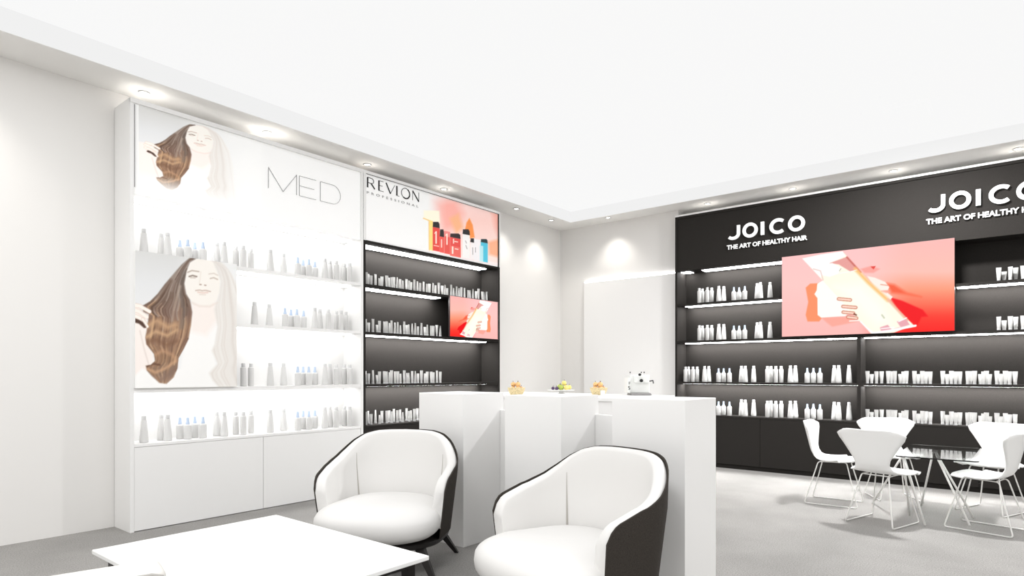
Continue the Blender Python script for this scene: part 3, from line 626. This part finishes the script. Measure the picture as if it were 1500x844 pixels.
RTH = [1.0, .75, .98, .98, 1.0, .98, 1.0, .76, .95, 1.0, 1.0, .75, 1.0, .95, .95, 1.0, .76, 1.0, .95, .95, .98, .98, 1.0, .76, .95, 1.0, .76, 1.0, .78, 1.0, .95, .95]
row([(k, y, 1.0) for k, y in R1], 'wide dark unit', 'top shelf', 2.240, 'y', rnd, 'bottles on the wide dark unit')
row([('U', y, h) for y, h in zip((0.157, 0.112, 0.061, 0.017, -0.042), (1, .75, 1, .97, 1))], 'wide dark unit', 'top shelf', 2.240, 'y', rnd, 'tubes on the wide dark unit')
row([(k, y, 1.0) for k, y in R1], 'wide dark unit', 'second shelf', 1.722, 'y', rnd, 'bottles on the wide dark unit')
row([('U', y, h) for y, h in zip((0.157, 0.112, 0.061, 0.017, -0.042), (1, .75, 1, .97, 1))], 'wide dark unit', 'second shelf', 1.722, 'y', rnd, 'tubes on the wide dark unit')
row([(k, y, 1.0) for k, y in R3], 'wide dark unit', 'third shelf', 1.150, 'y', rnd, 'bottles on the wide dark unit')
row([('U', y, h) for y, h in zip(RT, RTH)], 'wide dark unit', 'third shelf', 1.150, 'y', rnd, 'tubes on the wide dark unit')
row([(k, y, 1.0) for k, y in R3 if y < 3.3], 'wide dark unit', 'lowest shelf', ZB, 'y', rnd, 'bottles on the wide dark unit')
row([('U', y, h) for y, h in zip(RT, RTH)], 'wide dark unit', 'lowest shelf', ZB, 'y', rnd, 'tubes on the wide dark unit')

# ------------------------------------------------------------------ reception counter and the counter behind it
rc = empty('reception_counter', (3.5, 2.5, 0)); tag(rc, 'tall white reception counter of three square pillars behind the armchairs', 'counter')
for y0, y1 in ((3.127, 3.60), (2.265, 2.735), (1.432, 1.895)):
    box(3.28 - 3.5, 3.735 - 3.5, y0 - 2.5, y1 - 2.5, 0, 1.121).build('pillar', M['counter'], rc, bevel=0.003)
box(3.69 - 3.5, 3.733 - 3.5, 1.896 - 2.5, 2.264 - 2.5, 0, 0.985).build('link_panel', M['counter'], rc, bevel=0.003)
box(3.69 - 3.5, 3.733 - 3.5, 2.736 - 2.5, 3.126 - 2.5, 0, 0.985).build('link_panel', M['counter'], rc, bevel=0.003)
kc = empty('service_counter', (5.3, 3.6, 0)); tag(kc, 'white serving counter with fruit baskets and coffee machine behind the reception pillars', 'counter')
box(-0.50, 0.50, -0.93, 1.0, 0, 1.02).build('cabinet', M['counter'], kc)
box(-0.52, 0.52, -0.95, 1.02, 1.021, 1.05).build('worktop', M['counter'], kc, bevel=0.003)
ZK = 1.0515
def sphere_prof(r, n=9): return [(max(0.0006, r * math.sin(PI * i / n)), r - r * math.cos(PI * i / n)) for i in range(n + 1)]
def fruit(kind, loc, r, mt, label, group, tilt=(0, 0, 0), pear=False):
    e = empty(kind, loc); e.rotation_euler = tilt; tag(e, label, 'fruit', group)
    if pear: MB().lathe([(0.001, 0), (r * .6, r * .08), (r * .98, r * .6), (r, r), (r * .8, r * 1.55), (r * .45, r * 2.1), (r * .3, r * 2.4), (0.001, r * 2.5)], 16).build('flesh', mt, e, smooth=True); h = r * 2.5
    else: MB().lathe(sphere_prof(r), 16).build('flesh', mt, e, smooth=True); h = 2 * r
    MB().tube([(0, 0, h - 0.003), (0.002, 0, h + 0.006), (0.005, 0.001, h + 0.012)], 0.0022, 6).build('stem', M['stem'], e)
def basket(x, y, which, cup):
    e = empty('fruit_basket', (x, y, ZK)); tag(e, 'small round pale wicker basket ' + which, 'basket', 'wicker baskets on the serving counter')
    MB().lathe([(0.062, 0.0), (0.066, 0.003), (0.086, 0.050), (0.088, 0.066), (0.084, 0.068), (0.080, 0.052), (0.060, 0.008), (0.001, 0.008)], 28).build('bowl', M['wicker'], e, smooth=True)
    MB().tube([(0.087 * math.cos(t), 0.087 * math.sin(t), 0.068) for t in [2 * PI * i / 28 for i in range(28)]], 0.0045, 6, closed=True).build('rim', M['wicker'], e, smooth=True)
    k = 0
    for i in range(5):
        a = i * 2 * PI / 5 + 0.4; fruit('peach', (x + 0.0455 * math.cos(a), y + 0.0455 * math.sin(a), ZK + 0.034), 0.026, M['peach'], '%s peach of the lower ring in the basket %s' % (ordinal(i), which), 'peaches in the baskets', tilt=(0, 0, a))
    for i in range(3):
        a = i * 2 * PI / 3 + 2.2; fruit('peach', (x + 0.031 * math.cos(a), y + 0.031 * math.sin(a), ZK + 0.078), 0.026, M['peach'], '%s peach of the upper three in the basket %s' % (ordinal(i), which), 'peaches in the baskets', tilt=(0, 0, a))
basket(4.965, 3.985, 'standing leftmost on the serving counter', False)
basket(5.455, 3.305, 'standing beside the coffee machine', True)
cp = empty('small_white_box', (5.355, 3.20, ZK), 0.68); tag(cp, 'small white square card box in front of the wicker basket near the coffee machine', 'box')
box(-0.034, 0.034, -0.02, 0.02, 0, 0.042).build('carton', M['porcelain'], cp, bevel=0.002); box(-0.035, 0.035, -0.021, 0.021, 0.0425, 0.048).build('lid', M['porcelain'], cp)
pl = empty('fruit_plate', (5.42, 3.745, ZK)); tag(pl, 'white footed plate holding pears and plums on the serving counter', 'plate')
MB().lathe([(0.05, 0), (0.045, 0.004), (0.02, 0.012), (0.02, 0.024), (0.07, 0.030), (0.135, 0.040), (0.137, 0.043), (0.07, 0.035), (0.001, 0.033)], 32).build('dish', M['porcelain'], pl, smooth=True)
MB().tube([(0.136 * math.cos(t), 0.136 * math.sin(t), 0.0425) for t in [2 * PI * i / 32 for i in range(32)]], 0.003, 6, closed=True).build('rim', M['porcelain'], pl, smooth=True)
rx, ry = math.sin(YAW), -math.cos(YAW)
for i, (s, f, z, r, k, lb) in enumerate(((-0.085, 0, .041, .018, 'plum', 'dark plum at the left rim of the fruit plate'), (-0.045, -.01, .038, .020, 'plum', 'dark plum beside the pears on the fruit plate'),
                                         (0.00, 0, .037, .030, 'lime', 'green pear in the middle of the fruit plate'), (0.055, -0.01, .040, .028, 'pear', 'yellow pear lying at the right of the fruit plate'), (0.09, .03, .046, .024, 'pear', 'yellow pear at the right rim of the fruit plate'), (-0.01, .055, .045, .028, 'lime', 'green pear at the back of the fruit plate'), (0.035, 0.03, .088, .026, 'pear', 'yellow pear on top of the fruit heap'))):
    fruit({'plum': 'plum', 'lime': 'pear', 'pear': 'pear'}[k], (5.42 + rx * s + ry * -f, 3.745 + ry * s + rx * f, ZK + z), r, M[k], lb, 'fruit on the plate', tilt=(0, 0, i), pear=False)
# coffee machine
cmx = empty('coffee_machine', (5.62, 2.93, ZK), YAW - PI / 2); tag(cmx, 'white box shaped coffee machine with black knobs at the right end of serving counter', 'coffee machine')
MB().box(-0.095, 0.10, 0.0, 0.15, 0.022, 0.205).box(-0.128, -0.097, -0.03, 0.15, 0.022, 0.175).build('housing', M['machine'], cmx, bevel=0.006)
MB().box(-0.10, 0.105, -0.07, 0.15, 0.0, 0.010).box(-0.095, 0.10, -0.066, 0.15, 0.011, 0.021).build('drip_tray', M['tray'], cmx, bevel=0.002)
MB().box(-0.06, 0.085, -0.045, -0.001, 0.125, 0.19).build('brew_head', M['machine'], cmx, bevel=0.008)
for x, z, r in ((-0.092, 0.225, .007), (0.02, 0.225, .007), (0.048, 0.225, .007)):
    MB().tube([(x, 0.02, 0.206), (x, 0.02, z)], 0.004, 8).build('top_knob_stem', M['cap'], cmx); MB().lathe(sphere_prof(r), 12, (x, 0.02, z - 0.004)).build('top_knob', M['knob'], cmx, smooth=True)
for x, z, r in ((-0.012, 0.205, .013), (0.004, 0.146, .016)):
    b = MB().tube([(x, -0.046, z), (x, -0.066, z)], r, 18).build('dial', M['knob'], cmx, smooth=True, auto=40)
MB().tube([(0.100, 0.0, 0.14), (0.125, -0.03, 0.148), (0.125, -0.05, 0.12)], 0.006, 8).build('steam_wand', M['knob'], cmx, smooth=True)
strokes([([(0.0, 0.135), (0.0, 0.108)], .006), ([(0.008, 0.088), (-0.006, 0.088), (-0.006, 0.076), (0.008, 0.072), (0.006, 0.060), (-0.007, 0.058)], .006), ([(0.010, 0.14), (0.010, 0.115)], .002)], .006, .001, -0.112, 0, -0.0305).build('side_marking', M['knob'], cmx)

# ------------------------------------------------------------------ lounge armchairs
def plan(s, a=0.450, b=0.410, yf=0.21):
    """arm line; s 0..1 runs from one arm end round the back to the other"""
    L1 = yf / (2 * yf + 1.25)
    if s < L1: return (a * (1 - 0.02 * (1 - s / L1)), yf * (1 - s / L1))
    if s > 1 - L1: q = plan(1 - s, a, b, yf); return (-q[0], q[1])
    t = PI * (s - L1) / (1 - 2 * L1); n = 2.35
    c, d = math.cos(t), math.sin(t)
    return (a * math.copysign(abs(c) ** (2 / n), c), -b * abs(d) ** (2 / n))
def top_z(s):
    s = min(s, 1 - s)
    return float(np.interp(s, [0, .008, .02, .04, .08, .14, .20, .25, .30, .35, .40, .45, .5], [.53, .555, .59, .612, .632, .662, .70, .748, .802, .842, .860, .865, .866]))
def wall_sweep(o0, o1, zb, dz, ns=64, nv=10, flare=0.11, rnd_top=0.0):
    pts = [plan(i / ns) for i in range(ns + 1)]; mb = MB(); rows = []
    for i in range(ns + 1):
        p = Vector(pts[i]); d = Vector(pts[min(i + 1, ns)]) - Vector(pts[max(i - 1, 0)]); d.normalize(); nn = Vector((-d.y, d.x))
        zt = top_z(i / ns) - dz
        def at(off, z):
            k = 1 - flare * max(0, (0.62 - z)) / 0.4; k += 0.07 * max(0, z - 0.62) * (1 if p.y < 0 else 0)
            q = p * k - nn * off; return (q.x, q.y, z)
        ring = [at(o0, zb + (zt - zb) * v / nv) for v in range(nv)]
        w = o1 - o0
        if rnd_top: ring += [at(o0 + w * (0.5 - 0.5 * math.cos(PI * j / 8)), zt - rnd_top + rnd_top * math.sin(PI * j / 8)) for j in range(9)]
        else: ring += [at(o0, zt), at(o1, zt)]
        ring += [at(o1, zb + (zt - rnd_top - zb) * v / nv) for v in reversed(range(nv))]
        rows.append(ring)
    n = len(rows[0]); mb.grid(rows, True); mb.f += [tuple(reversed(range(n))), tuple(range(ns * n, ns * n + n))]
    return mb
def make_armchair(loc, rz, label):
    e = empty('lounge_armchair', loc, rz); tag(e, label, 'armchair', 'two-tone lounge armchairs')
    sh = wall_sweep(0.0, 0.008, 0.235, 0.0).build('outer_shell', M['shell'], e, smooth=True, auto=40); sh['label'] = 'dark taupe outer shell'
    pad = wall_sweep(0.0082, 0.075, 0.30, 0.001, rnd_top=0.022).build('inner_upholstery', M['leather'], e, smooth=True, auto=70); pad['label'] = 'white padded inside'
    for s in (0.285, 0.715):
        P = []
        for i in range(10):
            z = 0.42 + 0.29 * i / 9; p = Vector(plan(s)); d = Vector(plan(s + .01)) - Vector(plan(s - .01)); d.normalize(); nn = Vector((-d.y, d.x))
            k = 1 - 0.11 * max(0, 0.62 - z) / 0.4 + 0.07 * max(0, z - 0.62); q = p * k - nn * 0.0755; P.append((q.x, q.y, z))
        MB().tube(P, 0.0035, 6, rr=[0.0055 * (1 - i / 10) + 0.0006 for i in range(10)]).build('seam', M['seam'], pad)
    # seat cushion: pillow shaped
    rows = []; N = 48; K = 14
    for i in range(K + 1):
        ph = -PI / 2 + PI * i / K; cz = math.copysign(abs(math.sin(ph)) ** 0.75, math.sin(ph)); cr = max(0.002, math.cos(ph) ** 0.42)
        r = []
        for j in range(N):
            t = 2 * PI * j / N; n = 2.7; c, s2 = math.cos(t), math.sin(t)
            ux = math.copysign(abs(c) ** (2 / n), c); uy = math.copysign(abs(s2) ** (2 / n), s2)
            hw = 0.365 + 0.070 * max(0, min(1, (uy + 0.25)))
            x = hw * ux * cr; y = 0.085 + 0.385 * uy * cr
            z = 0.348 + cz * (0.098 + 0.012 * (1 - (ux * cr) ** 2)) - 0.02 * max(0, y - 0.2) / 0.25
            r.append((x, y, z))
        rows.append(r)
    m = MB().grid(rows, True); m.f += [tuple(reversed(range(N))), tuple(range(K * N, K * N + N))]
    m.build('seat_cushion', M['leather'], e, smooth=True)
    prof = []
    ring = [(0.395 * math.copysign(abs(math.cos(t)) ** 0.75, math.cos(t)), 0.035 + 0.365 * math.copysign(abs(math.sin(t)) ** 0.75, math.sin(t))) for t in [2 * PI * j / 48 for j in range(48)]]
    rows = [[(x * k, (y - .035) * k + .035, z) for x, y in ring] for k, z in ((0.90, 0.196), (0.97, 0.200), (1.0, 0.212), (1.0, 0.232), (0.98, 0.238))]
    m = MB().grid(rows, True); m.f += [tuple(reversed(range(48))), tuple(range(4 * 48, 5 * 48))]
    m.build('base_ring', M['darkwood'], e, smooth=True, auto=50)
    for sx in (-1, 1):
        for sy, ty, fy in ((1, 0.24, 0.30), (-1, -0.235, -0.335)):
            tx, fx = 0.275, 0.385
            b = [(sx * fx + a * 0.014, fy + c * 0.014, 0.0) for a, c in ((-1, -1), (1, -1), (1, 1), (-1, 1))]
            t = [(sx * tx + a * 0.030, ty + c * 0.028, 0.197) for a, c in ((-1, -1), (1, -1), (1, 1), (-1, 1))]
            MB().hexa(b, t).build('leg', M['darkwood'], e, bevel=0.003)
    return e
ARM1 = ((2.677, 3.231), 212); ARM2 = ((2.63, 1.735), 166)
a1 = make_armchair((*ARM1[0], 0), math.radians(ARM1[1]) - PI / 2, 'white armchair with dark outside standing beyond the low table, nearer the white unit')
a2 = copy_tree(a1); a2.location = (*ARM2[0], 0); a2.rotation_euler = (0, 0, math.radians(ARM2[1]) - PI / 2)
a2['label'] = 'white armchair showing its dark outer side, nearest to the reception pillars and viewer'

# low table
lt = empty('coffee_table', (1.56, 2.86, 0)); tag(lt, 'low white rectangular coffee table with black metal frame in front of armchairs', 'table')
box(-0.494, 0.49, -0.682, 0.68, 0.378, 0.40).build('table_top', M['tabletop'], lt, bevel=0.004)
MB().box(-0.44, 0.45, -0.625, -0.595, 0.345, 0.377).box(-0.44, 0.45, 0.595, 0.625, 0.345, 0.377).box(-0.44, -0.41, -0.595, 0.595, 0.345, 0.377).box(0.42, 0.45, -0.595, 0.595, 0.345, 0.377).build('frame', M['darkwood'], lt)
for x in (-0.44, 0.405):
    for y in (-0.625, 0.58): box(x, x + 0.045, y, y + 0.045, 0, 0.3445).build('leg', M['darkwood'], lt)

# white sofa seen over its arm
so = empty('white_lounge_chair', (0.42, 1.764, 0), math.radians(-14)); tag(so, 'plain white upholstered chair whose arm shows in the near left corner', 'armchair')
def rbox(x0, x1, y0, y1, z0, z1, name, b=0.03, mt=None): o = box(x0, x1, y0, y1, z0, z1).build(name, mt or M['cream'], so); d = o.modifiers.new('bevel', 'BEVEL'); d.width = b; d.segments = 4; [setattr(p, 'use_smooth', True) for p in o.data.polygons]; return o
rbox(-0.50, 0.30, 0.22, 0.37, 0.08, 0.705, 'arm_rest', 0.028)
rbox(-0.50, 0.30, -0.49, -0.34, 0.08, 0.705, 'arm_rest', 0.028)
rbox(-0.62, -0.505, -0.49, 0.37, 0.08, 0.71, 'backrest', 0.035)
rbox(-0.50, 0.27, -0.335, 0.215, 0.10, 0.28, 'seat_base', 0.02)
rbox(-0.49, 0.29, -0.33, 0.21, 0.285, 0.43, 'seat_cushion', 0.045)
for y in (0.222, 0.368):
    MB().tube([(-0.48, y, 0.693), (0.26, y, 0.693), (0.285, y, 0.685), (0.297, y, 0.66), (0.299, y, 0.12)], 0.006, 8).build('piping', M['seam_light'], so, smooth=True)
for x in (-0.56, 0.24):
    for y in (-0.45, 0.31): box(x, x + 0.04, y, y + 0.04, 0, 0.079).build('foot', M['darkwood'], so)

# ------------------------------------------------------------------ dining group
def make_dining_chair():
    e = empty('dining_chair', (0, 0, 0))
    V = [0, .06, .14, .26, .40, .50, .56, .62, .68, .74, .82, .90, .95, .98, 1.0]
    Y = [.225, .205, .165, .10, .01, -.07, -.125, -.165, -.19, -.205, -.222, -.24, -.252, -.258, -.262]
    Z = [.432, .442, .446, .440, .428, .428, .440, .465, .505, .555, .64, .725, .768, .79, .80]
    Wd = [.15, .20, .235, .25, .25, .225, .185, .152, .137, .15, .205, .262, .278, .258, .205]
    rows = []; n = 14
    for i in range(61):
        v = i / 60
        y, z, w = (float(np.interp(v, V, q)) for q in (Y, Z, Wd)); r = []
        bk = min(1, max(0, (v - .52) / .14))
        for j in range(n + 1):
            u = -1 + 2 * j / n
            yy = y + bk * 0.050 * u * u * (w / .22); zz = z + (1 - bk) * (0.012 * u * u - 0.018 * u ** 4 * (1 if v < .3 else 0))
            if v < .12: yy -= 0.05 * u * u * (1 - v / .12)
            if v > .86: zz -= (0.026 * (abs(u) ** 8) - 0.010 * u * u) * ((v - .86) / .14); zz += -0.0
            r.append((u * w, yy, zz))
        rows.append(r)
    MB().grid(rows).build('seat_shell', M['plastic'], e, smooth=True, solid=0.011)
    for s in (-1, 1):
        def fil(p, q, r, k=5):  # corner rounding
            p, q, r = Vector(p), Vector(q), Vector(r); a = q + (p - q).normalized() * 0.025; b = q + (r - q).normalized() * 0.025
            return [tuple((a * (1 - t) + q * t) * (1 - t) + (q * (1 - t) + b * t) * t) for t in [i / k for i in range(k + 1)]]
        A = [(s * .11, .13, .418), (s * .19, .235, .007), (s * .19, -.225, .007), (s * .11, -.115, .410)]
        P = []
        for i in range(4): P += fil(A[i - 1], A[i], A[(i + 1) % 4])
        MB().tube(P, 0.0055, 8, closed=True).build('leg_frame', M['wire'], e, smooth=True)
    MB().tube([(-.11, .10, .416), (.11, .10, .416)], 0.005, 8).tube([(-.11, -.09, .409), (.11, -.09, .409)], 0.005, 8).build('cross_bar', M['wire'], e, smooth=True)
    return e
dc = make_dining_chair()
CH = [((6.71, 1.40), -88, 'white moulded chair at the left end of the glass table, seen side on'),
      ((6.10, 0.90), -17, 'white moulded chair with its back to the viewer, nearest left of the glass table'),
      ((7.36, 0.99), 207, 'white moulded chair facing the viewer at the far left of the glass table'),
      ((7.22, 0.19), 158, 'white moulded chair at the far right of the glass table, turned towards it'),
      ((6.36, 0.20), 76, 'white moulded chair at the near right of the glass table, cut by the frame')]
for i, ((x, y), h, lb) in enumerate(CH):
    o = dc if i == 0 else copy_tree(dc)
    o.location = (x, y, 0); o.rotation_euler = (0, 0, math.radians(h) - PI / 2); tag(o, lb, 'chair', 'white wire-legged chairs around the glass table')
gt = empty('glass_table', (6.75, 0.53, 0)); tag(gt, 'low rectangular glass table on splayed white metal rods amid the moulded chairs', 'table')
m = MB(); ring = []
for cx_, cy_, a0 in ((0.50, 0.24, 0), (-0.50, 0.24, 90), (-0.50, -0.24, 180), (0.50, -0.24, 270)):
    ring += [(cx_ + 0.05 * math.cos(math.radians(a0 + 90 * i / 5)), cy_ + 0.05 * math.sin(math.radians(a0 + 90 * i / 5))) for i in range(6)]
n = len(ring); m.grid([[(x, y, z) for x, y in ring] for z in (0.555, 0.565)], True); m.f += [tuple(reversed(range(n))), tuple(range(n, 2 * n))]
m.build('glass_top', M['glass'], gt)
for ax, feet in (((6.36, 0.78), ((6.93, 1.10), (6.19, 0.60), (6.55, 0.75), (6.95, 0.72))), ((6.90, 0.60), ((7.10, 0.72), (6.42, 0.31), (6.78, 0.30), (7.25, 0.42)))):
    a = (ax[0] - 6.75, ax[1] - 0.53)
    MB().lathe([(0.03, 0), (0.032, 0.002), (0.032, 0.008), (0.03, 0.010)], 20, (a[0], a[1], 0.543)).build('fixing_disc', M['tray'], gt)
    for k, (fx, fy) in enumerate(feet):
        f = (fx - 6.75, fy - 0.53); d = Vector((f[0] - a[0], f[1] - a[1], 0)).normalized() * 0.015
        MB().tube([(a[0] + d.x, a[1] + d.y, 0.542), (f[0], f[1], 0.001)], 0.009, 10).build('leg', M['wire'], gt, smooth=True)
